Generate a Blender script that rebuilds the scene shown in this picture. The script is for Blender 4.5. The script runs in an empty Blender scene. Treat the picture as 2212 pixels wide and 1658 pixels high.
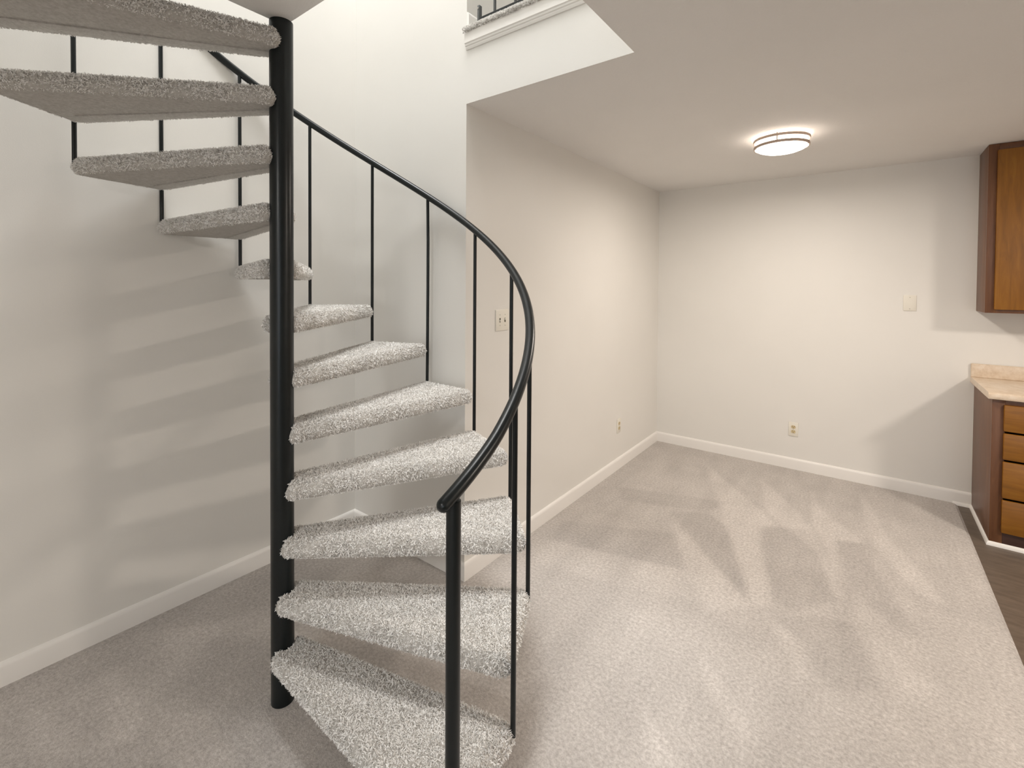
import bpy, bmesh, math, random
from mathutils import Vector, Matrix
random.seed(7)
scene = bpy.context.scene
COL = scene.collection

# ---------------------------------------------------------------- camera
# room axes: X along the short stair wall, Y into the dining room, Z up, origin in the stair corner
cam_data = bpy.data.cameras.new('camera')
cam = bpy.data.objects.new('camera', cam_data)
COL.objects.link(cam)
R_ = Vector((0.79314118, 0.60900361, 0.00645504))
U_ = Vector((-0.01657607, 0.01099074, 0.9998022))
F_ = Vector((-0.60881221, 0.7930913, -0.01881209))
m = Matrix.Identity(4)
for i in range(3):
    m[i][0], m[i][1], m[i][2] = R_[i], U_[i], -F_[i]
m[0][3], m[1][3], m[2][3] = 2.56962656, -1.78530967, 1.525
cam.matrix_world = m
cam_data.sensor_fit = 'HORIZONTAL'
cam_data.sensor_width = 36.0
cam_data.lens = 36.0 * 1017.75 / 2212.0
cam_data.shift_x = (1106 - 1091.53) / 2212.0
cam_data.shift_y = (633.9 - 829) / 2212.0
cam_data.clip_start = 0.02
scene.camera = cam

# ---------------------------------------------------------------- world, lights, exposure
scene.view_settings.view_transform = 'Standard'
scene.view_settings.look = 'None'
scene.view_settings.gamma = 1.0
scene.view_settings.use_curve_mapping = False
scene.view_settings.exposure = 0.08
scene.cycles.use_denoising = True
scene.cycles.max_bounces = 10
scene.cycles.diffuse_bounces = 8

world = bpy.data.worlds.new('world')
scene.world = world
world.use_nodes = True
bg = world.node_tree.nodes['Background']
bg.inputs['Color'].default_value = (0.75, 0.87, 1.0, 1)
bg.inputs['Strength'].default_value = 1.0


def lamp(name, kind, loc, power, color, size=0.3, size_y=None, target=None):
    d = bpy.data.lights.new(name, kind)
    d.energy = power
    d.color = color
    if kind == 'AREA':
        if size_y:
            d.shape = 'RECTANGLE'
            d.size, d.size_y = size, size_y
        else:
            d.shape = 'DISK'
            d.size = size
    else:
        d.shadow_soft_size = size
    o = bpy.data.objects.new(name, d)
    o.location = loc
    if target is not None:
        o.rotation_euler = (Vector(target) - Vector(loc)).to_track_quat('-Z', 'Y').to_euler()
    COL.objects.link(o)
    return o


# daylight through the glazed door behind the camera
lamp('daylight', 'AREA', (3.9, -4.9, 1.25), 20, (0.92, 0.96, 1.0), 2.3, 2.1, (3.6, -3.4, 0.0)).data.spread = math.radians(130)
# added fill light behind the camera, lifts the left floor and wall
lamp('added_fill', 'AREA', (2.3, -3.7, 2.40), 44, (1.0, 0.97, 0.925), 0.45, None, (2.3, -3.7, 0))
# daylight through the loft window upstairs
lamp('loft_daylight', 'AREA', (2.2, -4.9, 4.6), 36, (0.93, 0.965, 1.0), 2.6, 1.6, (1.2, 0, 3.0))
# upstairs ceiling lamp over the stair well
lamp('upstairs_lamp', 'AREA', (1.05, -0.92, 6.1), 165, (0.995, 0.995, 0.985), 1.4, None, (1.05, -0.92, 0))
# kitchen ceiling lamp, to the right of the frame
lamp('kitchen_lamp', 'AREA', (4.66, 0.5, 2.36), 60, (1.0, 0.885, 0.775), 0.36, None, (4.66, 0.5, 0))
# bulbs of the dining room fixture
lamp('dining_lamp', 'AREA', (2.14, 1.532, 2.335), 20, (1.0, 0.90, 0.80), 0.24, None, (2.14, 1.532, 0))

# ---------------------------------------------------------------- materials


def new_mat(name):
    mt = bpy.data.materials.new(name)
    mt.use_nodes = True
    nt = mt.node_tree
    return mt, nt, nt.nodes['Principled BSDF']


def N(nt, typ, **kw):
    n = nt.nodes.new(typ)
    for k, v in kw.items():
        if k in n.inputs:
            n.inputs[k].default_value = v
        else:
            setattr(n, k, v)
    return n


def bump(nt, bsdf, src, strength, dist):
    b = N(nt, 'ShaderNodeBump', Strength=strength, Distance=dist)
    nt.links.new(src, b.inputs['Height'])
    nt.links.new(b.outputs['Normal'], bsdf.inputs['Normal'])
    return b


def ramp(nt, src, stops):
    r = nt.nodes.new('ShaderNodeValToRGB')
    el = r.color_ramp.elements
    while len(el) < len(stops):
        el.new(0.5)
    for e, (p, c) in zip(el, stops):
        e.position = p
        e.color = (*c, 1)
    nt.links.new(src, r.inputs['Fac'])
    return r


def paint(name, col, rough=0.6, bscale=220.0, bstr=0.08, bdist=0.002, var=0.02):
    mt, nt, b = new_mat(name)
    tc = N(nt, 'ShaderNodeTexCoord')
    n1 = N(nt, 'ShaderNodeTexNoise', Scale=1.3, Detail=3.0)
    nt.links.new(tc.outputs['Object'], n1.inputs['Vector'])
    lo = tuple(c * (1 - var) for c in col)
    hi = tuple(min(1, c * (1 + var)) for c in col)
    r = ramp(nt, n1.outputs['Fac'], [(0.3, lo), (0.7, hi)])
    nt.links.new(r.outputs['Color'], b.inputs['Base Color'])
    b.inputs['Roughness'].default_value = rough
    n2 = N(nt, 'ShaderNodeTexNoise', Scale=bscale, Detail=2.0)
    nt.links.new(tc.outputs['Object'], n2.inputs['Vector'])
    bump(nt, b, n2.outputs['Fac'], bstr, bdist)
    return mt


M = {}
M['wall'] = paint('wall_paint', (0.77, 0.755, 0.72), 0.5)
M['ceil'] = paint('ceiling_paint', (0.80, 0.79, 0.775), 0.85, 160.0, 0.35, 0.004)
M['trim'] = paint('trim_paint', (0.84, 0.82, 0.79), 0.35, 60.0, 0.03)
M['plate'] = paint('ivory_plastic', (0.78, 0.75, 0.67), 0.35, 40.0, 0.0, var=0.01)
M['ivory'] = paint('ivory_receptacle', (0.60, 0.49, 0.29), 0.35, 40.0, 0.0, var=0.01)
M['slot'] = paint('slot_dark', (0.10, 0.085, 0.06), 0.6, 40.0, 0.0)
M['screw'] = paint('screw_metal', (0.45, 0.42, 0.36), 0.4, 40.0, 0.0)


def metal_mat():
    mt, nt, b = new_mat('black_painted_steel')
    tc = N(nt, 'ShaderNodeTexCoord')
    n = N(nt, 'ShaderNodeTexNoise', Scale=9.0, Detail=4.0)
    nt.links.new(tc.outputs['Object'], n.inputs['Vector'])
    r = ramp(nt, n.outputs['Fac'], [(0.3, (0.003, 0.0055, 0.006)), (0.75, (0.006, 0.009, 0.010))])
    nt.links.new(r.outputs['Color'], b.inputs['Base Color'])
    b.inputs['Roughness'].default_value = 0.30
    b.inputs['Specular IOR Level'].default_value = 0.38
    n2 = N(nt, 'ShaderNodeTexNoise', Scale=70.0, Detail=2.0)
    nt.links.new(tc.outputs['Object'], n2.inputs['Vector'])
    bump(nt, b, n2.outputs['Fac'], 0.06, 0.002)
    return mt


M['black'] = metal_mat()
M['grey_metal'] = paint('grey_painted_steel', (0.075, 0.08, 0.08), 0.35, 60.0, 0.02)


def carpet_mat(name, lo, hi, nap=False, scale=1.0):
    mt, nt, b = new_mat(name)
    tc = N(nt, 'ShaderNodeTexCoord')
    n1 = N(nt, 'ShaderNodeTexNoise', Scale=75.0 * scale, Detail=5.0, Roughness=0.75)
    nt.links.new(tc.outputs['Object'], n1.inputs['Vector'])
    r = ramp(nt, n1.outputs['Fac'], [(0.28, lo), (0.5, tuple((a + c) / 2 for a, c in zip(lo, hi))), (0.72, hi)])
    out = r.outputs['Color']
    # broad, soft unevenness of the pile
    n3 = N(nt, 'ShaderNodeTexNoise', Scale=5.0, Detail=4.0, Roughness=0.6)
    nt.links.new(tc.outputs['Object'], n3.inputs['Vector'])
    mr = N(nt, 'ShaderNodeMapRange')
    mr.inputs['From Min'].default_value = 0.3
    mr.inputs['From Max'].default_value = 0.7
    mr.inputs['To Min'].default_value = 0.95
    mr.inputs['To Max'].default_value = 1.05
    nt.links.new(n3.outputs['Fac'], mr.inputs['Value'])
    fac = mr.outputs['Result']
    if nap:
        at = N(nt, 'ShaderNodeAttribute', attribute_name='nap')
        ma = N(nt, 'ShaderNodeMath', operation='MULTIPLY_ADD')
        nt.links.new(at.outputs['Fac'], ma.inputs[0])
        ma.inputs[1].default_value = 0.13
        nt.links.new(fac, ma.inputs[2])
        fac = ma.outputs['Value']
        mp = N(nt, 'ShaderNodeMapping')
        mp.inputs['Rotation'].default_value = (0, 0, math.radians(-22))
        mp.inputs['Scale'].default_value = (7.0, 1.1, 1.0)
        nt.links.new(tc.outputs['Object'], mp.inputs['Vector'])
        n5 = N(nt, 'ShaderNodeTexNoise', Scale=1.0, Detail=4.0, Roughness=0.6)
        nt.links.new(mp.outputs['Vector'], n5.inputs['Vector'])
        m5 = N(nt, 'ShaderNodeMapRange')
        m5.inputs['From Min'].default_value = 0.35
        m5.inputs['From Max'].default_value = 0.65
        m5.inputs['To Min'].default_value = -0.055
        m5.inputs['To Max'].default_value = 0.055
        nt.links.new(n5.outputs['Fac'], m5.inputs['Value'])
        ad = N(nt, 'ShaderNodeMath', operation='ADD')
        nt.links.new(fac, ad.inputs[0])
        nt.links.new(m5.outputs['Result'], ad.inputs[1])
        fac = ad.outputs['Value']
    vm = N(nt, 'ShaderNodeVectorMath', operation='SCALE')
    nt.links.new(out, vm.inputs[0])
    nt.links.new(fac, vm.inputs['Scale'])
    nt.links.new(vm.outputs['Vector'], b.inputs['Base Color'])
    b.inputs['Roughness'].default_value = 1.0
    b.inputs['Specular IOR Level'].default_value = 0.05
    n2 = N(nt, 'ShaderNodeTexNoise', Scale=170.0 * scale, Detail=3.0, Roughness=0.7)
    nt.links.new(tc.outputs['Object'], n2.inputs['Vector'])
    bump(nt, b, n2.outputs['Fac'], 0.7, 0.006)
    return mt


M['carpet'] = carpet_mat('floor_carpet', (0.36, 0.33, 0.31), (0.70, 0.665, 0.635), True)
M['tread_carpet'] = carpet_mat('tread_carpet', (0.40, 0.38, 0.35), (0.62, 0.60, 0.57))


def pile_mat():
    mt, nt, b = new_mat('carpet_yarn')
    g = N(nt, 'ShaderNodeNewGeometry')
    r = ramp(nt, g.outputs['Random Per Island'],
             [(0.0, (0.45, 0.42, 0.39)), (0.08, (0.78, 0.76, 0.735)), (0.6, (0.88, 0.87, 0.85)), (1.0, (0.93, 0.925, 0.91))])
    nt.links.new(r.outputs['Color'], b.inputs['Base Color'])
    b.inputs['Roughness'].default_value = 0.95
    b.inputs['Specular IOR Level'].default_value = 0.1
    return mt


M['pile'] = pile_mat()


def wood_mat(name, c0, c1, c2, rough=0.4, stretch=(9, 9, 0.9)):
    mt, nt, b = new_mat(name)
    tc = N(nt, 'ShaderNodeTexCoord')
    mp = N(nt, 'ShaderNodeMapping')
    mp.inputs['Scale'].default_value = stretch
    nt.links.new(tc.outputs['Object'], mp.inputs['Vector'])
    n = N(nt, 'ShaderNodeTexNoise', Scale=4.0, Detail=7.0, Roughness=0.62, Distortion=0.7)
    nt.links.new(mp.outputs['Vector'], n.inputs['Vector'])
    r = ramp(nt, n.outputs['Fac'], [(0.3, c0), (0.52, c1), (0.75, c2)])
    nt.links.new(r.outputs['Color'], b.inputs['Base Color'])
    b.inputs['Roughness'].default_value = rough
    bump(nt, b, n.outputs['Fac'], 0.08, 0.002)
    return mt


M['oak'] = wood_mat('oak_door', (0.185, 0.072, 0.006), (0.25, 0.100, 0.009), (0.31, 0.135, 0.015))
M['oak_dark'] = wood_mat('oak_side', (0.105, 0.042, 0.017), (0.14, 0.058, 0.024), (0.18, 0.080, 0.035))
M['oak_drawer'] = wood_mat('oak_drawer', (0.185, 0.072, 0.006), (0.25, 0.100, 0.009), (0.31, 0.135, 0.015), 0.4, (0.9, 9, 9))
M['toe'] = paint('toe_kick', (0.055, 0.022, 0.014), 0.6, 60.0, 0.05)


def laminate_mat():
    mt, nt, b = new_mat('beige_laminate')
    tc = N(nt, 'ShaderNodeTexCoord')
    n = N(nt, 'ShaderNodeTexNoise', Scale=28.0, Detail=6.0, Roughness=0.7)
    nt.links.new(tc.outputs['Object'], n.inputs['Vector'])
    r = ramp(nt, n.outputs['Fac'], [(0.3, (0.60, 0.47, 0.34)), (0.55, (0.72, 0.60, 0.47)), (0.75, (0.78, 0.69, 0.58))])
    nt.links.new(r.outputs['Color'], b.inputs['Base Color'])
    b.inputs['Roughness'].default_value = 0.3
    return mt


M['laminate'] = laminate_mat()


def vinyl_mat():
    mt, nt, b = new_mat('brown_vinyl')
    tc = N(nt, 'ShaderNodeTexCoord')
    mp = N(nt, 'ShaderNodeMapping')
    mp.inputs['Scale'].default_value = (2.5, 12, 1)
    nt.links.new(tc.outputs['Object'], mp.inputs['Vector'])
    n = N(nt, 'ShaderNodeTexNoise', Scale=3.0, Detail=6.0, Roughness=0.65)
    nt.links.new(mp.outputs['Vector'], n.inputs['Vector'])
    r = ramp(nt, n.outputs['Fac'], [(0.3, (0.095, 0.072, 0.055)), (0.7, (0.16, 0.125, 0.095))])
    nt.links.new(r.outputs['Color'], b.inputs['Base Color'])
    b.inputs['Roughness'].default_value = 0.45
    return mt


M['vinyl'] = vinyl_mat()


def glow_mat():
    mt, nt, b = new_mat('lit_opal_glass')
    b.inputs['Base Color'].default_value = (0.9, 0.88, 0.84, 1)
    b.inputs['Roughness'].default_value = 0.35
    b.inputs['Emission Color'].default_value = (1.0, 0.90, 0.79, 1)
    b.inputs['Emission Strength'].default_value = 9.0
    return mt


M['opal'] = glow_mat()


def nickel_mat():
    mt, nt, b = new_mat('brushed_nickel')
    tc = N(nt, 'ShaderNodeTexCoord')
    n = N(nt, 'ShaderNodeTexNoise', Scale=50.0, Detail=2.0)
    nt.links.new(tc.outputs['Object'], n.inputs['Vector'])
    r = ramp(nt, n.outputs['Fac'], [(0.3, (0.50, 0.40, 0.34)), (0.7, (0.58, 0.47, 0.40))])
    nt.links.new(r.outputs['Color'], b.inputs['Base Color'])
    b.inputs['Metallic'].default_value = 0.7
    b.inputs['Roughness'].default_value = 0.45
    return mt


M['nickel'] = nickel_mat()


def glass_mat():
    mt, nt, b = new_mat('window_glass')
    nt.nodes.remove(b)
    out = nt.nodes['Material Output']
    t = N(nt, 'ShaderNodeBsdfTransparent')
    g = N(nt, 'ShaderNodeBsdfGlossy', Roughness=0.02)
    f = N(nt, 'ShaderNodeFresnel', IOR=1.45)
    mx = N(nt, 'ShaderNodeMixShader')
    nt.links.new(f.outputs[0], mx.inputs[0])
    nt.links.new(t.outputs[0], mx.inputs[1])
    nt.links.new(g.outputs[0], mx.inputs[2])
    nt.links.new(mx.outputs[0], out.inputs['Surface'])
    return mt


M['glass'] = glass_mat()

# ---------------------------------------------------------------- mesh helpers


def link(name, mesh, parent=None, loc=(0, 0, 0), rotz=0.0):
    o = bpy.data.objects.new(name, mesh)
    o.location = loc
    o.rotation_euler = (0, 0, rotz)
    if parent is not None:
        o.parent = parent
    COL.objects.link(o)
    return o


def obj(name, bm, mat, parent=None, loc=(0, 0, 0), rotz=0.0, smooth=True, angle=35):
    me = bpy.data.meshes.new(name)
    bmesh.ops.recalc_face_normals(bm, faces=bm.faces)
    bm.to_mesh(me)
    bm.free()
    for mt in (mat if isinstance(mat, (list, tuple)) else [mat]):
        me.materials.append(mt)
    if smooth:
        me.polygons.foreach_set('use_smooth', [True] * len(me.polygons))
        me.set_sharp_from_angle(angle=math.radians(angle))
    return link(name, me, parent, loc, rotz)


def struct(name, bm, mat, parent=None, **kw):
    o = obj(name, bm, mat, parent, **kw)
    if parent is None:
        o['kind'] = 'structure'
    return o


def thing(name, label, cat, loc=(0, 0, 0), rotz=0.0, group=None):
    o = bpy.data.objects.new(name, None)
    o.empty_display_size = 0.1
    o.location = loc
    o.rotation_euler = (0, 0, rotz)
    COL.objects.link(o)
    o['label'] = label
    o['category'] = cat
    if group:
        o['group'] = group
    return o


def box(bm, lo, hi, bev=0.0, seg=2, mi=0):
    lo, hi = Vector(lo), Vector(hi)
    r = bmesh.ops.create_cube(bm, size=1.0)
    vs = r['verts']
    for v in vs:
        v.co = Vector(((lo[i] + hi[i]) / 2 + v.co[i] * (hi[i] - lo[i]) for i in range(3)))
    fs = set(f for v in vs for f in v.link_faces)
    for f in fs:
        f.material_index = mi
    if bev > 0:
        es = list(set(e for v in vs for e in v.link_edges))
        bmesh.ops.bevel(bm, geom=es, offset=bev, segments=seg, affect='EDGES', profile=0.5)
    return bm


def boxes(items, bev=0.0, seg=2):
    bm = bmesh.new()
    for lo, hi in items:
        box(bm, lo, hi, bev, seg)
    return bm


def tube(bm, pts, radius, n=16, caps=True, dome=False):
    pts = [Vector(p) for p in pts]
    rings = []
    up = Vector((0, 0, 1))
    frames = []
    for i, p in enumerate(pts):
        a = pts[max(0, i - 1)]
        b = pts[min(len(pts) - 1, i + 1)]
        t = (b - a).normalized()
        ref = up if abs(t.dot(up)) < 0.95 else Vector((1, 0, 0))
        x = t.cross(ref).normalized()
        y = t.cross(x).normalized()
        frames.append((p, t, x, y))

    def ring(p, x, y, r):
        return [bm.verts.new(p + x * (r * math.cos(2 * math.pi * k / n)) + y * (r * math.sin(2 * math.pi * k / n))) for k in range(n)]
    if dome:
        p, t, x, y = frames[0]
        for s in (0.12, 0.35, 0.6, 0.82, 0.95):
            rr = radius * math.sin(math.acos(1 - s)) if False else radius * math.sqrt(max(0, 1 - (1 - s) ** 2))
            rings.append(ring(p - t * radius * (1 - s), x, y, rr))
    for p, t, x, y in frames:
        rings.append(ring(p, x, y, radius))
    if dome:
        p, t, x, y = frames[-1]
        for s in (0.95, 0.82, 0.6, 0.35, 0.12):
            rings.append(ring(p + t * radius * (1 - s), x, y, radius * math.sqrt(max(0, 1 - (1 - s) ** 2))))
    for a, b in zip(rings, rings[1:]):
        for k in range(n):
            bm.faces.new((a[k], a[(k + 1) % n], b[(k + 1) % n], b[k]))
    if caps:
        bm.faces.new(rings[0][::-1])
        bm.faces.new(rings[-1])
    return bm


def lathe(bm, prof, n=48, cap0=False, cap1=False):
    rings = []
    for r, z in prof:
        if r < 1e-6:
            rings.append([bm.verts.new((0, 0, z))])
        else:
            rings.append([bm.verts.new((r * math.cos(2 * math.pi * k / n), r * math.sin(2 * math.pi * k / n), z)) for k in range(n)])
    for a, b in zip(rings, rings[1:]):
        if len(a) == 1 and len(b) == 1:
            continue
        for k in range(n):
            k2 = (k + 1) % n
            if len(a) == 1:
                bm.faces.new((a[0], b[k2], b[k]))
            elif len(b) == 1:
                bm.faces.new((a[k], a[k2], b[0]))
            else:
                bm.faces.new((a[k], a[k2], b[k2], b[k]))
    return bm


def sweep(bm, prof, p0, p1, normal, ext0=0.0, ext1=0.0):
    """moulding: profile points (out, up) carried from p0 to p1 along the floor, `normal` points out of the wall"""
    p0, p1, nrm = Vector(p0), Vector(p1), Vector(normal)
    d = (p1 - p0).normalized()
    A, B = [], []
    for o, z in prof:
        A.append(bm.verts.new(p0 + nrm * o + Vector((0, 0, z)) - d * (o * ext0)))
        B.append(bm.verts.new(p1 + nrm * o + Vector((0, 0, z)) + d * (o * ext1)))
    n = len(prof)
    for k in range(n):
        k2 = (k + 1) % n
        bm.faces.new((A[k], A[k2], B[k2], B[k]))
    bm.faces.new(A[::-1])
    bm.faces.new(B)
    return bm


# ---------------------------------------------------------------- room shell
H1, H2, HT = 2.44, 2.80, 6.40          # ceiling, upper floor, upper ceiling
WX, WY = 0.943, 2.799                  # dining wall plane and far wall plane
OX, OY = 1.83, -1.85                   # stair opening: X 0..OX, Y OY..0
XR, YF = 6.2, -5.0

# ground floor carpet, with the vacuumed nap as a direction-of-pile attribute
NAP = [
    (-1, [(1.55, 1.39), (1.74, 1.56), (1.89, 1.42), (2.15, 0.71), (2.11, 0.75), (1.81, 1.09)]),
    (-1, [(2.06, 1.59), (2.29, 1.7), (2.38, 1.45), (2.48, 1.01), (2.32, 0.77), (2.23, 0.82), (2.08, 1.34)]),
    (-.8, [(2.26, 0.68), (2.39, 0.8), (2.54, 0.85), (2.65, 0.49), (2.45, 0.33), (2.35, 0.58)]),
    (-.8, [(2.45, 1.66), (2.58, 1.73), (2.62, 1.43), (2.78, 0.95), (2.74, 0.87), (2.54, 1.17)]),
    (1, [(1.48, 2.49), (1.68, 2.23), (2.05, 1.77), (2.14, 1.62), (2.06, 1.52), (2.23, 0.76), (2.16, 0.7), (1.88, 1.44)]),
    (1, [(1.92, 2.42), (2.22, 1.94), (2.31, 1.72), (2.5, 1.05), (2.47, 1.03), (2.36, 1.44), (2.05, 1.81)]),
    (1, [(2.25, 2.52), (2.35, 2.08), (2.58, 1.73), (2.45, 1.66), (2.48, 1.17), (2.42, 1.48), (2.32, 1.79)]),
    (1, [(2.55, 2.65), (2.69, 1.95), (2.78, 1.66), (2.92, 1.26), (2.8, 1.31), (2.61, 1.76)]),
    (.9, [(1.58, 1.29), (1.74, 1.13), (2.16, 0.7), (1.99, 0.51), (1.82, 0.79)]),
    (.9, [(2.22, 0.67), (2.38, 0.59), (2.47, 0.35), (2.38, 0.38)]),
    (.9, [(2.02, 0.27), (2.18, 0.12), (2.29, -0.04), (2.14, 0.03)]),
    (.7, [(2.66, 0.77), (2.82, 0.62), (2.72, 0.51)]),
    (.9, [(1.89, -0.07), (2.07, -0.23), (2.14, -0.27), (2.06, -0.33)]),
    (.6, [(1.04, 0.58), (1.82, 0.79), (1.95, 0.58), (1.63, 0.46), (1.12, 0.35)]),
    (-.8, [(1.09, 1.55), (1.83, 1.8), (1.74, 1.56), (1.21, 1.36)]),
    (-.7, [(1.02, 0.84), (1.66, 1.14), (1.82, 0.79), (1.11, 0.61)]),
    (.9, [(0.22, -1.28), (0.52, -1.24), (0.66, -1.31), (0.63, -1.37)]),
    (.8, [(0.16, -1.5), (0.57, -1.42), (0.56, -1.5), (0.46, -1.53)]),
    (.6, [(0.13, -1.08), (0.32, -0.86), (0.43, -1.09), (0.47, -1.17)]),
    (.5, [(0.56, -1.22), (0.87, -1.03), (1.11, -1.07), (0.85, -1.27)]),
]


def inside(x, y, poly):
    c = False
    n = len(poly)
    for i in range(n):
        x1, y1 = poly[i]
        x2, y2 = poly[i - 1]
        if (y1 > y) != (y2 > y) and x < (x2 - x1) * (y - y1) / (y2 - y1) + x1:
            c = not c
    return c


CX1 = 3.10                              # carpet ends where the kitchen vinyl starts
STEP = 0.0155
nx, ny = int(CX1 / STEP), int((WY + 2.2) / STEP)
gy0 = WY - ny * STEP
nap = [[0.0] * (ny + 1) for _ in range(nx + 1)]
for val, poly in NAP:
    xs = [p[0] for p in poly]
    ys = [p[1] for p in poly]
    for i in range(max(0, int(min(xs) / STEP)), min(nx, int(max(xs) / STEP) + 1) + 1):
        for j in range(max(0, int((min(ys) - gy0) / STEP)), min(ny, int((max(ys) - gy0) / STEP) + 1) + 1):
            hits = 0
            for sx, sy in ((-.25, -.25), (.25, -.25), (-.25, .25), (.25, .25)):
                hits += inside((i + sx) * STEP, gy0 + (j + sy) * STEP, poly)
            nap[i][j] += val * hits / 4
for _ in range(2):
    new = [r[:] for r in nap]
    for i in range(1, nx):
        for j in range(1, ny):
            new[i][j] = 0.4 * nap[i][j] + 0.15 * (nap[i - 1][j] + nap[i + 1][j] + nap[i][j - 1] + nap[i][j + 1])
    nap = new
verts, faces, vals = [], [], []
for i in range(nx + 1):
    for j in range(ny + 1):
        edge = 0.010 if i == nx else 0.0
        verts.append((CX1 if i == nx else i * STEP, gy0 + j * STEP, -edge))
        vals.append(max(-1.2, min(1.2, nap[i][j])))
for i in range(nx):
    for j in range(ny):
        a = i * (ny + 1) + j
        faces.append((a, a + ny + 1, a + ny + 2, a + 1))
b0 = len(verts)
for p in ((0, YF, 0), (CX1, YF, 0), (CX1, gy0, 0), (0, gy0, 0)):
    verts.append(p)
    vals.append(0.0)
faces.append((b0, b0 + 1, b0 + 2, b0 + 3))
me = bpy.data.meshes.new('floor')
me.from_pydata(verts, [], faces)
me.attributes.new('nap', 'FLOAT', 'POINT').data.foreach_set('value', vals)
me.materials.append(M['carpet'])
fl = link('floor', me)
fl['kind'] = 'structure'
struct('floor_kitchen', boxes([((CX1, YF, -0.06), (XR, WY, -0.010))]), M['vinyl'], smooth=False)
struct('floor_base', boxes([((-0.12, YF - 0.12, -0.16), (XR + 0.12, WY + 0.12, -0.061))]), M['vinyl'], smooth=False)

struct('wall_left', boxes([((-0.12, YF - .12, -0.06), (0, 0, HT))]), M['wall'], smooth=False)
struct('wall_back', boxes([((-0.12, 0, -0.06), (WX, 0.12, HT))]), M['wall'], smooth=False)
struct('wall_side', boxes([((WX - 0.12, 0.12, -0.06), (WX, WY, HT))]), M['wall'], smooth=False)
struct('wall_far', boxes([((WX - 0.12, WY, -0.06), (XR + 0.12, WY + 0.12, HT))]), M['wall'], smooth=False)
struct('wall_right', boxes([((XR, YF - .12, -0.06), (XR + 0.12, WY, HT))]), M['wall'], smooth=False)
DX0, DX1, DZ1 = 2.7, 5.1, 2.1
struct('wall_front', boxes([((0, YF - 0.12, -0.06), (DX0, YF, HT)), ((DX1, YF - 0.12, -0.06), (XR, YF, HT)),
                            ((DX0, YF - 0.12, DZ1), (DX1, YF, HT)), ((DX0, YF - 0.12, -0.06), (DX1, YF, 0.0))]), M['wall'], smooth=False)
# glazed door behind the camera
w1 = bmesh.new()
for lo, hi in (((DX0, YF - .09, 0), (DX0 + .06, YF - .03, DZ1)), ((DX1 - .06, YF - .09, 0), (DX1, YF - .03, DZ1)),
               ((DX0 + .06, YF - .09, DZ1 - .06), (DX1 - .06, YF - .03, DZ1)), ((DX0 + .06, YF - .09, 0), (DX1 - .06, YF - .03, .08)),
               ((3.86, YF - .085, .08), (3.94, YF - .035, DZ1 - .06))):
    box(w1, lo, hi, 0.004, 1)
win = struct('window_1', w1, M['trim'])
obj('pane', boxes([((DX0 + .06, YF - .062, .08), (3.86, YF - .056, DZ1 - .06))]), M['glass'], win, smooth=False)
obj('pane', boxes([((3.94, YF - .062, .08), (DX1 - .06, YF - .056, DZ1 - .06))]), M['glass'], win, smooth=False)

# ceiling of the ground floor, open over the stair
cb = bmesh.new()
for lo, hi in (((WX, 0, H1), (XR, WY, H2 - .02)), ((OX, YF, H1), (XR, 0, H2 - .02)), ((0, YF, H1), (OX, OY, H2 - .02))):
    box(cb, lo, hi)
for f in cb.faces:
    f.material_index = 0 if f.normal.z < -0.5 else 1
struct('ceiling', cb, [M['ceil'], M['wall']], smooth=False)
struct('ceiling_upper', boxes([((0, YF, HT), (XR, WY, HT + .1))]), M['ceil'], smooth=False)
# upstairs carpet, its rolled edge over the fascia
ub = bmesh.new()
box(ub, (WX - .002, -0.024, H2 - .018), (OX, WY, H2 + .014), 0.0155, 4)
box(ub, (OX, YF, H2 - .02), (XR, WY, H2 + .012))
box(ub, (0, YF, H2 - .02), (OX, OY, H2 + .012))
fu = struct('floor_upper', ub, M['tread_carpet'])
rnd = random.Random(5)
EV, EF = [], []
for _ in range(3600):
    x = rnd.uniform(WX - .004, OX)
    a = rnd.uniform(-2.4, .9)
    d = Vector((rnd.gauss(0, .5), -math.cos(a * .8), math.sin(-a) * .8)).normalized()
    p = Vector((x, -.012 - .011 * max(0, math.cos(a)), H2 - .002 - .014 * math.sin(a)))
    sd = d.cross(Vector((rnd.gauss(0, 1), rnd.gauss(0, 1), rnd.gauss(0, 1)))).normalized() * .0014
    b_ = len(EV)
    EV.extend([p - sd, p + sd, p + d * .009 + Vector((rnd.gauss(0, .003), 0, 0)) - sd, p + d * .010 + sd])
    EF.append((b_, b_ + 1, b_ + 3, b_ + 2))
em = bpy.data.meshes.new('carpet_pile')
em.from_pydata([tuple(v) for v in EV], [], EF)
em.materials.append(M['pile'])
link('carpet_pile', em, fu)['kind'] = 'stuff'

# fascia trim on the balcony edge
fb = bmesh.new()
sweep(fb, [(0, -.091), (.006, -.091), (.009, -.083), (.009, -.077), (.014, -.074), (.014, -.066), (.019, -.062), (.019, 0.0), (0, 0)],
      (WX + .001, 0, H2 - .002), (OX, 0, H2 - .002), (0, -1, 0))
struct('trim_1', fb, M['trim'], angle=20)

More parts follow.
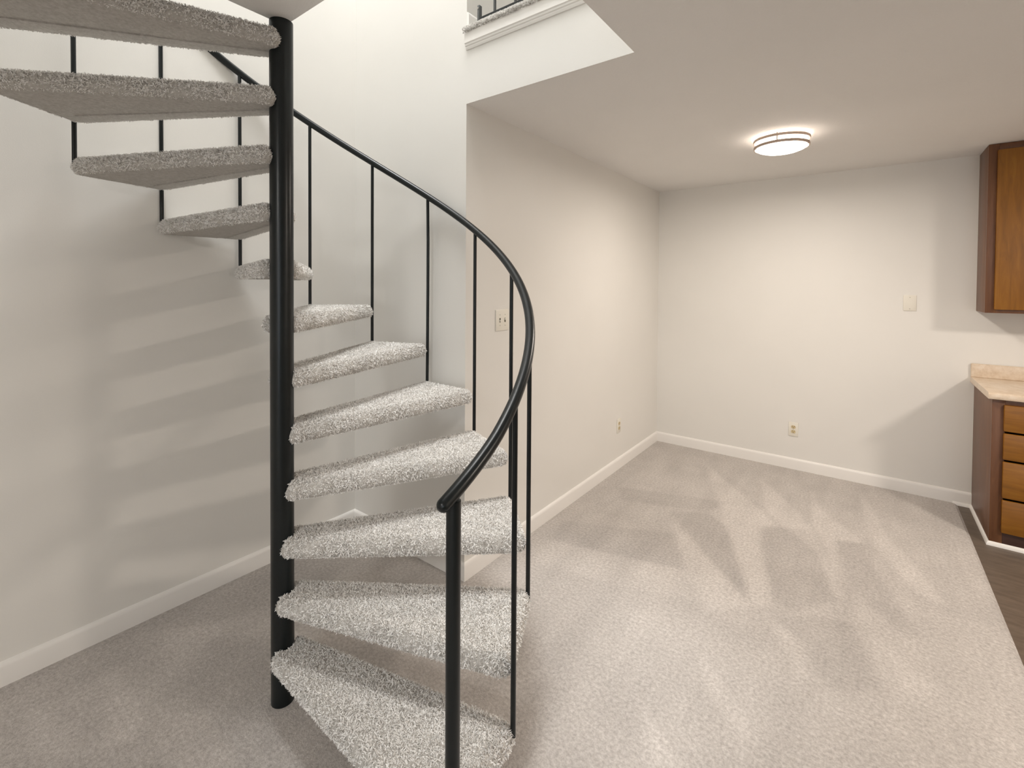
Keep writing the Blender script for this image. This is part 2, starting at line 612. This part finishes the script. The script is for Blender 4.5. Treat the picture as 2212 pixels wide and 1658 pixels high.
# baseboards
BP = [(0, 0), (.014, 0), (.014, .072), (.0125, .081), (.0075, .088), (0, .091)]
struct('baseboard_left', sweep(bmesh.new(), BP, (0, YF, 0), (0, 0, 0), (1, 0, 0), 0, -1), M['trim'])
struct('baseboard_back', sweep(bmesh.new(), BP, (0, 0, 0), (WX, 0, 0), (0, -1, 0), -1, 1), M['trim'])
struct('baseboard_side', sweep(bmesh.new(), BP, (WX, 0, 0), (WX, WY, 0), (1, 0, 0), 1, -1), M['trim'])
struct('baseboard_far', sweep(bmesh.new(), BP, (WX, WY, 0), (3.172, WY, 0), (0, -1, 0), -1, 0), M['trim'])
struct('baseboard_upper', sweep(bmesh.new(), BP, (WX, 0.0, H2 + .01), (WX, WY, H2 + .01), (1, 0, 0), 0, -1), M['trim'])

# ---------------------------------------------------------------- kitchen corner
KX0, KX1 = 3.172, 4.10
BY = WY - 0.60                          # face of the base cabinet
# white vinyl cove strip along the wall, the cabinet side and the toe
q = bmesh.new()
QP = [(0, -.012), (.012, -.012), (.011, .001), (.006, .010), (0, .014)]
sweep(q, QP, (3.075, WY - .013, 0), (KX0, WY - .013, 0), (0, -1, 0), 0, -1)
sweep(q, QP, (KX0, WY - .013, 0), (KX0, BY, 0), (-1, 0, 0), -1, 1)
sweep(q, QP, (KX0, BY, 0), (KX1, BY, 0), (0, -1, 0), 1, 0)
struct('trim_2', q, M['trim'])

bc = thing('base_cabinet', 'oak base cabinet with a stack of drawers under the beige counter', 'cabinet', (KX0, BY, -.01))
D, W_ = 0.60, KX1 - KX0
cb = bmesh.new()
box(cb, (0, .02, .0), (.019, D - .002, .875), .002)
box(cb, (W_ - .019, .02, .0), (W_, D - .002, .875), .002)
box(cb, (.019, .05, .09), (W_ - .019, D - .002, .11))
box(cb, (.019, D - .012, .11), (W_ - .019, D - .002, .875))
obj('carcass', cb, M['oak_dark'], bc)
ff = bmesh.new()
box(ff, (0, 0, .0), (.055, .02, .875), .002)
box(ff, (.43, 0, .10), (.485, .02, .875), .002)
box(ff, (W_ - .055, 0, .0), (W_, .02, .875), .002)
for x0, x1 in ((.055, .43), (.485, W_ - .055)):
    box(ff, (x0, 0, .835), (x1, .02, .875), .001)
    box(ff, (x0, 0, .10), (x1, .02, .14), .001)
obj('face_frame', ff, M['oak_dark'], bc)
obj('toe_kick', boxes([((.019, .03, .0), (W_ - .019, .045, .10)), ((.055, .001, 0), (W_ - .055, .03, .10))], .001), M['toe'], bc)
z = .848
for hgt in (.155, .155, .215, .195):
    d = bmesh.new()
    box(d, (.048, -.019, z - hgt), (.437, .001, z), .005, 2)
    obj('drawer', d, M['oak_drawer'], bc)
    z -= hgt + .012
obj('door', box(bmesh.new(), (.478, -.019, .112), (W_ - .047, .001, .848), .005, 2), M['oak'], bc)

ct = thing('countertop', 'beige laminate countertop with a low backsplash on the oak base cabinet', 'countertop', (KX0, BY, 0))
c = bmesh.new()
pf = [(-.025, .868), (D - .001, .868), (D - .001, .906), (-.016, .906), (-.023, .902), (-.027, .894), (-.027, .874)]
A = [c.verts.new((-.02, y, zz)) for y, zz in pf]
B = [c.verts.new((W_, y, zz)) for y, zz in pf]
for k in range(len(pf)):
    c.faces.new((A[k], A[(k + 1) % len(pf)], B[(k + 1) % len(pf)], B[k]))
c.faces.new(A[::-1])
c.faces.new(B)
obj('worktop', c, M['laminate'], ct)
obj('backsplash', box(bmesh.new(), (-.02, D - .022, .9055), (W_, D - .001, 1.000), .006, 3), M['laminate'], ct)

uc = thing('wall_cabinet', 'oak wall cabinet hung under the ceiling above the counter', 'cabinet', (KX0, WY - .305, 1.365))
UH = H1 - 1.365 - .002
cb = bmesh.new()
box(cb, (0, .02, 0), (.019, .304, UH), .002)
box(cb, (W_ - .019, .02, 0), (W_, .304, UH), .002)
box(cb, (.019, .02, .018), (W_ - .019, .304, .034))
box(cb, (.019, .02, UH - .03), (W_ - .019, .304, UH))
box(cb, (.019, .294, .034), (W_ - .019, .304, UH - .03))
obj('carcass', cb, M['oak_dark'], uc)
ff = bmesh.new()
box(ff, (0, 0, 0), (.05, .02, UH), .002)
box(ff, (.44, 0, .04), (.49, .02, UH - .05), .002)
box(ff, (W_ - .05, 0, 0), (W_, .02, UH), .002)
for x0, x1 in ((.05, W_ - .05),):
    box(ff, (x0, 0, UH - .05), (x1, .02, UH), .001)
    box(ff, (x0, 0, 0), (x1, .02, .04), .001)
obj('face_frame', ff, M['oak_dark'], uc)
for x0, x1 in ((.04, .455), (.475, W_ - .04)):
    d = bmesh.new()
    box(d, (x0, -.019, .022), (x1, .001, UH - .04), .005, 2)
    obj('door', d, M['oak'], uc)

# ---------------------------------------------------------------- plates on the walls


def plate_bm(w, h, t=.006):
    bm = bmesh.new()
    o = [(-w / 2, -h / 2), (w / 2, -h / 2), (w / 2, h / 2), (-w / 2, h / 2)]
    box(bm, (-w / 2, -t, -h / 2), (w / 2, 0, h / 2), .003, 2)
    return bm


def receptacle(parent):
    for s in (-1, 1):
        bm = bmesh.new()
        n = 20
        pts = []
        for k in range(n):
            a = 2 * math.pi * k / n
            pts.append((.0165 * math.cos(a), max(-.0125, min(.0125, .0165 * math.sin(a)))))
        A = [bm.verts.new((x, -.0085, zz + s * .0195)) for x, zz in pts]
        B = [bm.verts.new((x, -.004, zz + s * .0195)) for x, zz in pts]
        bm.faces.new(A)
        for k in range(n):
            bm.faces.new((A[k], A[(k + 1) % n], B[(k + 1) % n], B[k]))
        rc = obj('receptacle', bm, M['ivory'], parent)
        sl = bmesh.new()
        for x in (-.0065, .0065):
            box(sl, (x - .0014, -.0091, s * .0195 + .001), (x + .0014, -.0080, s * .0195 + .009))
        box(sl, (-.0025, -.0091, s * .0195 - .009), (.0025, -.0080, s * .0195 - .004))
        obj('slot', sl, M['slot'], rc, smooth=False)
    obj('screw', tube(bmesh.new(), [(0, -.0075, 0), (0, -.005, 0)], .003, 10), M['screw'], parent)


o1 = thing('outlet', 'ivory duplex outlet low on the far wall below the blank plate', 'outlet', (2.100, WY, .333))
obj('cover_plate', plate_bm(.070, .116), M['plate'], o1)
receptacle(o1)
o2 = thing('outlet', 'ivory duplex outlet low on the side wall near the far corner', 'outlet', (WX, 1.897, .357), math.pi / 2)
obj('cover_plate', plate_bm(.070, .116), M['plate'], o2)
receptacle(o2)
bpn = thing('blank_plate', 'blank ivory cover plate on the far wall left of the wall cabinet', 'wall plate', (2.822, WY, 1.409))
obj('cover_plate', plate_bm(.074, .116), M['plate'], bpn)
for s in (-1, 1):
    obj('screw', tube(bmesh.new(), [(0, -.0072, s * .042), (0, -.005, s * .042)], .003, 10), M['screw'], bpn)
sw = thing('light_switch', 'ivory double light switch on the side wall behind the balusters', 'switch', (WX, .302, 1.327), math.pi / 2)
obj('cover_plate', plate_bm(.116, .118), M['plate'], sw)
for x, tilt in ((-.023, -1), (.023, 1)):
    s_ = bmesh.new()
    box(s_, (x - .005, -.0068, -.012), (x + .005, -.0055, .012))
    sl = obj('slot', s_, M['slot'], sw, smooth=False)
    t_ = bmesh.new()
    box(t_, (x - .004, -.014, -.004 + tilt * .004), (x + .004, -.0058, .006 + tilt * .004), .0015)
    obj('toggle', t_, M['plate'], sw)
    for s in (-1, 1):
        obj('screw', tube(bmesh.new(), [(x, -.0072, s * .030), (x, -.005, s * .030)], .0025, 8), M['screw'], sw)

# ---------------------------------------------------------------- dining ceiling light
cl = thing('ceiling_light', 'round flush ceiling light with two nickel rings, switched on', 'ceiling light', (2.14, 1.532, H1))
obj('ceiling_pan', lathe(bmesh.new(), [(0, -.010), (.125, -.010), (.13, -.007), (.13, -.0005), (0, -.0005)]), M['trim'], cl)
dg = bmesh.new()
lathe(dg, [(.124, -.012), (.132, -.017), (.136, -.042), (.135, -.066), (.126, -.079), (.100, -.089), (.06, -.095), (0, -.098)], 64)
obj('glass_shade', dg, M['opal'], cl)
for zc, rr in ((-.024, .149), (-.062, .146)):
    rb = bmesh.new()
    lathe(rb, [(rr - .003, zc - .008), (rr + .003, zc - .008), (rr + .004, zc), (rr + .003, zc + .008), (rr - .003, zc + .008), (rr - .003, zc - .008)], 64)
    obj('ring', rb, M['nickel'], cl)
for k in range(3):
    a = 2 * math.pi * k / 3 + .5
    bm = bmesh.new()
    tube(bm, [(.146 * math.cos(a), .146 * math.sin(a), -.010), (.146 * math.cos(a), .146 * math.sin(a), -.068)], .004, 10)
    obj('ring_post', bm, M['nickel'], cl)

# ---------------------------------------------------------------- spiral staircase
PX, PY, RR = 0.8946, -0.9279, 0.8964
A0, DA, RISE = -0.0787, 0.3703, 0.1999
PR = 0.0395
st = thing('spiral_staircase', 'black steel spiral staircase with grey shag carpeted treads in the corner', 'staircase', (PX, PY, 0))
ZOFF = .0078


def ztop(k):
    return RISE * k + ZOFF


def ringp(k, r=RR):
    a = A0 + DA * k
    return r * math.cos(a), r * math.sin(a)


bm = bmesh.new()
tube(bm, [(0, 0, -.02), (0, 0, 2.455)], PR, 48)
obj('center_pole', bm, M['black'], st)

# tread: outline in its own frame, front edge along local +X (towards baluster k-1), rear edge at DA


def tread_outline():
    fi = Vector((.016, -.050))
    fo = Vector((.888 * math.cos(-.012), .888 * math.sin(-.012)))
    ro = Vector((.908 * math.cos(DA + .022), .908 * math.sin(DA + .022)))
    ri = Vector((math.cos(DA), math.sin(DA))) * (.020) + Vector((-math.sin(DA), math.cos(DA))) * .067
    corners = [(fi, .028), (fo, .036), (ro, .040), (ri, .028)]
    pts = []
    n = 4
    for i in range(n):
        p, r = corners[i]
        a = (corners[i - 1][0] - p).normalized()
        b = (corners[(i + 1) % n][0] - p).normalized()
        half = math.acos(max(-1, min(1, a.dot(b)))) / 2
        t = r / math.tan(half)
        cdir = (a + b).normalized()
        cen = p + cdir * (r / math.sin(half))
        s, e = p + a * t - cen, p + b * t - cen
        a0 = math.atan2(s.y, s.x)
        a1 = math.atan2(e.y, e.x)
        while a1 < a0:
            a1 += 2 * math.pi
        for k in range(7):
            aa = a0 + (a1 - a0) * k / 6
            pts.append(cen + Vector((math.cos(aa), math.sin(aa))) * r)
    # subdivide long edges
    out = []
    for i in range(len(pts)):
        p, q_ = pts[i], pts[(i + 1) % len(pts)]
        L = (q_ - p).length
        m_ = max(1, int(L / .03))
        for k in range(m_):
            out.append(p.lerp(q_, k / m_))
    return out


OUT = tread_outline()
NO = len(OUT)
NRM = []
for i in range(NO):
    d = (OUT[(i + 1) % NO] - OUT[i - 1]).normalized()
    NRM.append(Vector((d.y, -d.x)))
TH = .062
PROF = [(-.012, -TH), (-.003, -TH + .005), (0.002, -TH + .016), (0.003, -.036), (0.001, -.026), (-.004, -.015), (-.010, -.007), (-.018, -.002), (-.026, 0.0)]


def tread_bm():
    rnd = random.Random(3)
    bm = bmesh.new()
    rings = []
    for o, zz in PROF:
        ring = []
        for i in range(NO):
            w = .0022 * math.sin(i * .9) + .0016 * math.sin(i * 2.3 + 1)
            p = OUT[i] + NRM[i] * (o + (w if zz < -.002 else 0))
            ring.append(bm.verts.new((p.x, p.y, zz + rnd.uniform(-.0008, .0008))))
        rings.append(ring)
    for a, b in zip(rings, rings[1:]):
        for k in range(NO):
            k2 = (k + 1) % NO
            bm.faces.new((a[k], a[k2], b[k2], b[k]))
    bm.faces.new(rings[-1])
    bm.faces.new(rings[0][::-1])
    # seam where the carpet is folded under: a shallow flap along the front of the underside
    f0, f1 = Vector((.02, -.012)), Vector((.80, .035))
    g0, g1 = Vector((.02, .012)), Vector((.80, .072))
    box_v = [bm.verts.new((p.x, p.y, zz)) for zz in (-TH - .004, -TH + .002) for p in (f0, f1, g1, g0)]
    for q4 in ((0, 1, 2, 3), (4, 7, 6, 5), (0, 4, 5, 1), (1, 5, 6, 2), (2, 6, 7, 3), (3, 7, 4, 0)):
        bm.faces.new([box_v[i] for i in q4])
    return bm


tb = tread_bm()
tread_me = bpy.data.meshes.new('tread')
bmesh.ops.recalc_face_normals(tb, faces=tb.faces)
tb.to_mesh(tread_me)
tb.free()
tread_me.materials.append(M['tread_carpet'])
tread_me.polygons.foreach_set('use_smooth', [True] * len(tread_me.polygons))
tread_me.set_sharp_from_angle(angle=math.radians(60))


def pile_mesh():
    """loose yarn ends of the shag on top, round the nosing and, shorter, underneath"""
    rnd = random.Random(11)
    V, F = [], []

    def blade(p, n, L, w, lean):
        t = Vector((rnd.gauss(0, 1), rnd.gauss(0, 1), rnd.gauss(0, 1)))
        t = (t - n * t.dot(n)).normalized()
        d = (n * (1 - lean) + t * lean).normalized()
        s = d.cross(Vector((rnd.gauss(0, 1), rnd.gauss(0, 1), rnd.gauss(0, 1)))).normalized() * w
        p0 = p - n * .002
        p1 = p0 + d * L * .6
        d2 = (d + t * rnd.uniform(.2, 1.1) + Vector((0, 0, -.25)) * (1 - abs(n.z))).normalized()
        p2 = p1 + d2 * L * .5
        b = len(V)
        V.extend([p0 - s, p0 + s, p1 - s, p1 + s, p2 - s * .5, p2 + s * .5])
        F.extend([(b, b + 1, b + 3, b + 2), (b + 2, b + 3, b + 5, b + 4)])
    poly = [tuple(p) for p in OUT]
    top = [tuple(OUT[i] - NRM[i] * .028) for i in range(NO)]
    xs = [p[0] for p in poly]
    ys = [p[1] for p in poly]
    k = 0
    while k < 22000:
        x, y = rnd.uniform(min(xs), max(xs)), rnd.uniform(min(ys), max(ys))
        if not inside(x, y, top):
            continue
        if x * x + y * y < (PR - .001) ** 2:
            continue
        k += 1
        blade(Vector((x, y, 0.0)), Vector((0, 0, 1)), rnd.uniform(.007, .011), rnd.uniform(.0009, .0018), rnd.uniform(.35, .85))
    k = 0
    while k < 6000:
        x, y = rnd.uniform(min(xs), max(xs)), rnd.uniform(min(ys), max(ys))
        if not inside(x, y, poly):
            continue
        k += 1
        blade(Vector((x, y, -TH + .001)), Vector((0, 0, -1)), rnd.uniform(.003, .006), rnd.uniform(.0010, .0018), rnd.uniform(.7, .95))
    # perimeter, spaced by arc length
    L = [0.0]
    for i in range(NO):
        L.append(L[-1] + (OUT[(i + 1) % NO] - OUT[i]).length)
    import bisect
    for k in range(13000):
        s = rnd.uniform(0, L[-1] * .99999)
        i = bisect.bisect_right(L, s) - 1
        f = (s - L[i]) / max(1e-9, L[i + 1] - L[i])
        p = OUT[i].lerp(OUT[(i + 1) % NO], f)
        n2 = NRM[i].lerp(NRM[(i + 1) % NO], f).normalized()
        u = rnd.uniform(0.12, 7.99)
        j = int(u)
        o = PROF[j][0] + (PROF[j + 1][0] - PROF[j][0]) * (u - j)
        zz = PROF[j][1] + (PROF[j + 1][1] - PROF[j][1]) * (u - j)
        do, dz = PROF[j + 1][0] - PROF[j][0], PROF[j + 1][1] - PROF[j][1]
        nn = Vector((n2.x * dz, n2.y * dz, -do)).normalized()
        q2 = p + n2 * o
        if q2.length < PR - .001:
            continue
        short = .6 if zz < -.045 else 1.0
        blade(Vector((q2.x, q2.y, zz)), nn, rnd.uniform(.008, .013) * short, rnd.uniform(.0009, .0018), rnd.uniform(.25, .75))
    me = bpy.data.meshes.new('carpet_pile')
    me.from_pydata([tuple(v) for v in V], [], F)
    me.materials.append(M['pile'])
    return me


pile_me = pile_mesh()
NT = 13
tread0 = link('tread', tread_me, st)
pile0 = link('carpet_pile', pile_me, tread0)
pile0['kind'] = 'stuff'
for k in range(1, NT + 1):
    if k == 1:
        t = tread0
    else:
        t = tread0.copy()
        COL.objects.link(t)
        p_ = pile0.copy()
        COL.objects.link(p_)
        p_.parent = t
    t.parent = st
    t.location = (0, 0, ztop(k))
    t.rotation_euler = (0, 0, A0 + DA * (k - 1))

# balusters: one at the rear corner of every tread, up to the rail
HR = .967
bb = bmesh.new()
tube(bb, [(0, 0, -.03), (0, 0, HR + .004)], .0082, 12)
bal0 = obj('baluster', bb, M['black'], st)
bent = bmesh.new()
tube(bent, [(0, 0, -.03), (0.002, 0, .15), (.008, -.004, .48), (0.004, 0, .75), (0, 0, HR + .004)], .0082, 12)
for k in range(1, NT + 1):
    if k == 1:
        b_ = bal0
    elif k == 5:
        b_ = obj('baluster', bent, M['black'], st)
    else:
        b_ = bal0.copy()
        COL.objects.link(b_)
    x, y = ringp(k)
    b_.parent = st
    b_.location = (x, y, ztop(k))
# handrail
RT = .0172
pts = []
k = -.005
while k < 13.6:
    x, y = ringp(k)
    pts.append((x, y, ztop(k) + HR + RT - .002 + .017 * max(0, 1 - k / .6)))
    k += .08
hr = bmesh.new()
tube(hr, pts, RT, 20, True, True)
obj('handrail', hr, M['black'], st, angle=50)
# newel post
x, y = ringp(.09)
nb = bmesh.new()
tube(nb, [(x, y, -.02), (x, y, ztop(.09) + HR + RT - .004)], 0.018, 24)
obj('newel_post', nb, M['black'], st)
# landing: quarter platform with a painted underside, its inner corner on the pole
lb = bmesh.new()
box(lb, (-.012, OY - PY - .0, 2.455), (OX - PX - .001, .020, H2 - .012), .003, 2)
ld = obj('landing', lb, M['ceil'], st)
ld['label'] = 'landing platform with a white painted underside'

# ---------------------------------------------------------------- balcony railing upstairs
rl = thing('balcony_railing', 'black metal railing on the upper floor edge above the white fascia', 'railing', (WX, .02, H2 + .012))
Lr = OX - WX
rb_ = bmesh.new()
box(rb_, (.075, -.013, .012), (Lr, .013, .040), .002, 1)
obj('bottom_rail', rb_, M['black'], rl)
rt_ = bmesh.new()
box(rt_, (.075, -.015, .92), (Lr, .015, .945), .003, 1)
obj('top_rail', rt_, M['black'], rl)
x = .165
while x < Lr - .03:
    s_ = bmesh.new()
    tube(s_, [(x, 0, .038), (x, 0, .925)], .0075, 10)
    obj('spindle', s_, M['grey_metal'], rl)
    x += .125
pl = bmesh.new()
box(pl, (.060, -.011, .0), (.075, .011, .105), .003, 2)
fp = obj('mounting_plate', pl, M['grey_metal'], rl)
obj('screw', tube(bmesh.new(), [(.067, -.014, .088), (.067, -.010, .088)], .004, 10), M['screw'], fp)
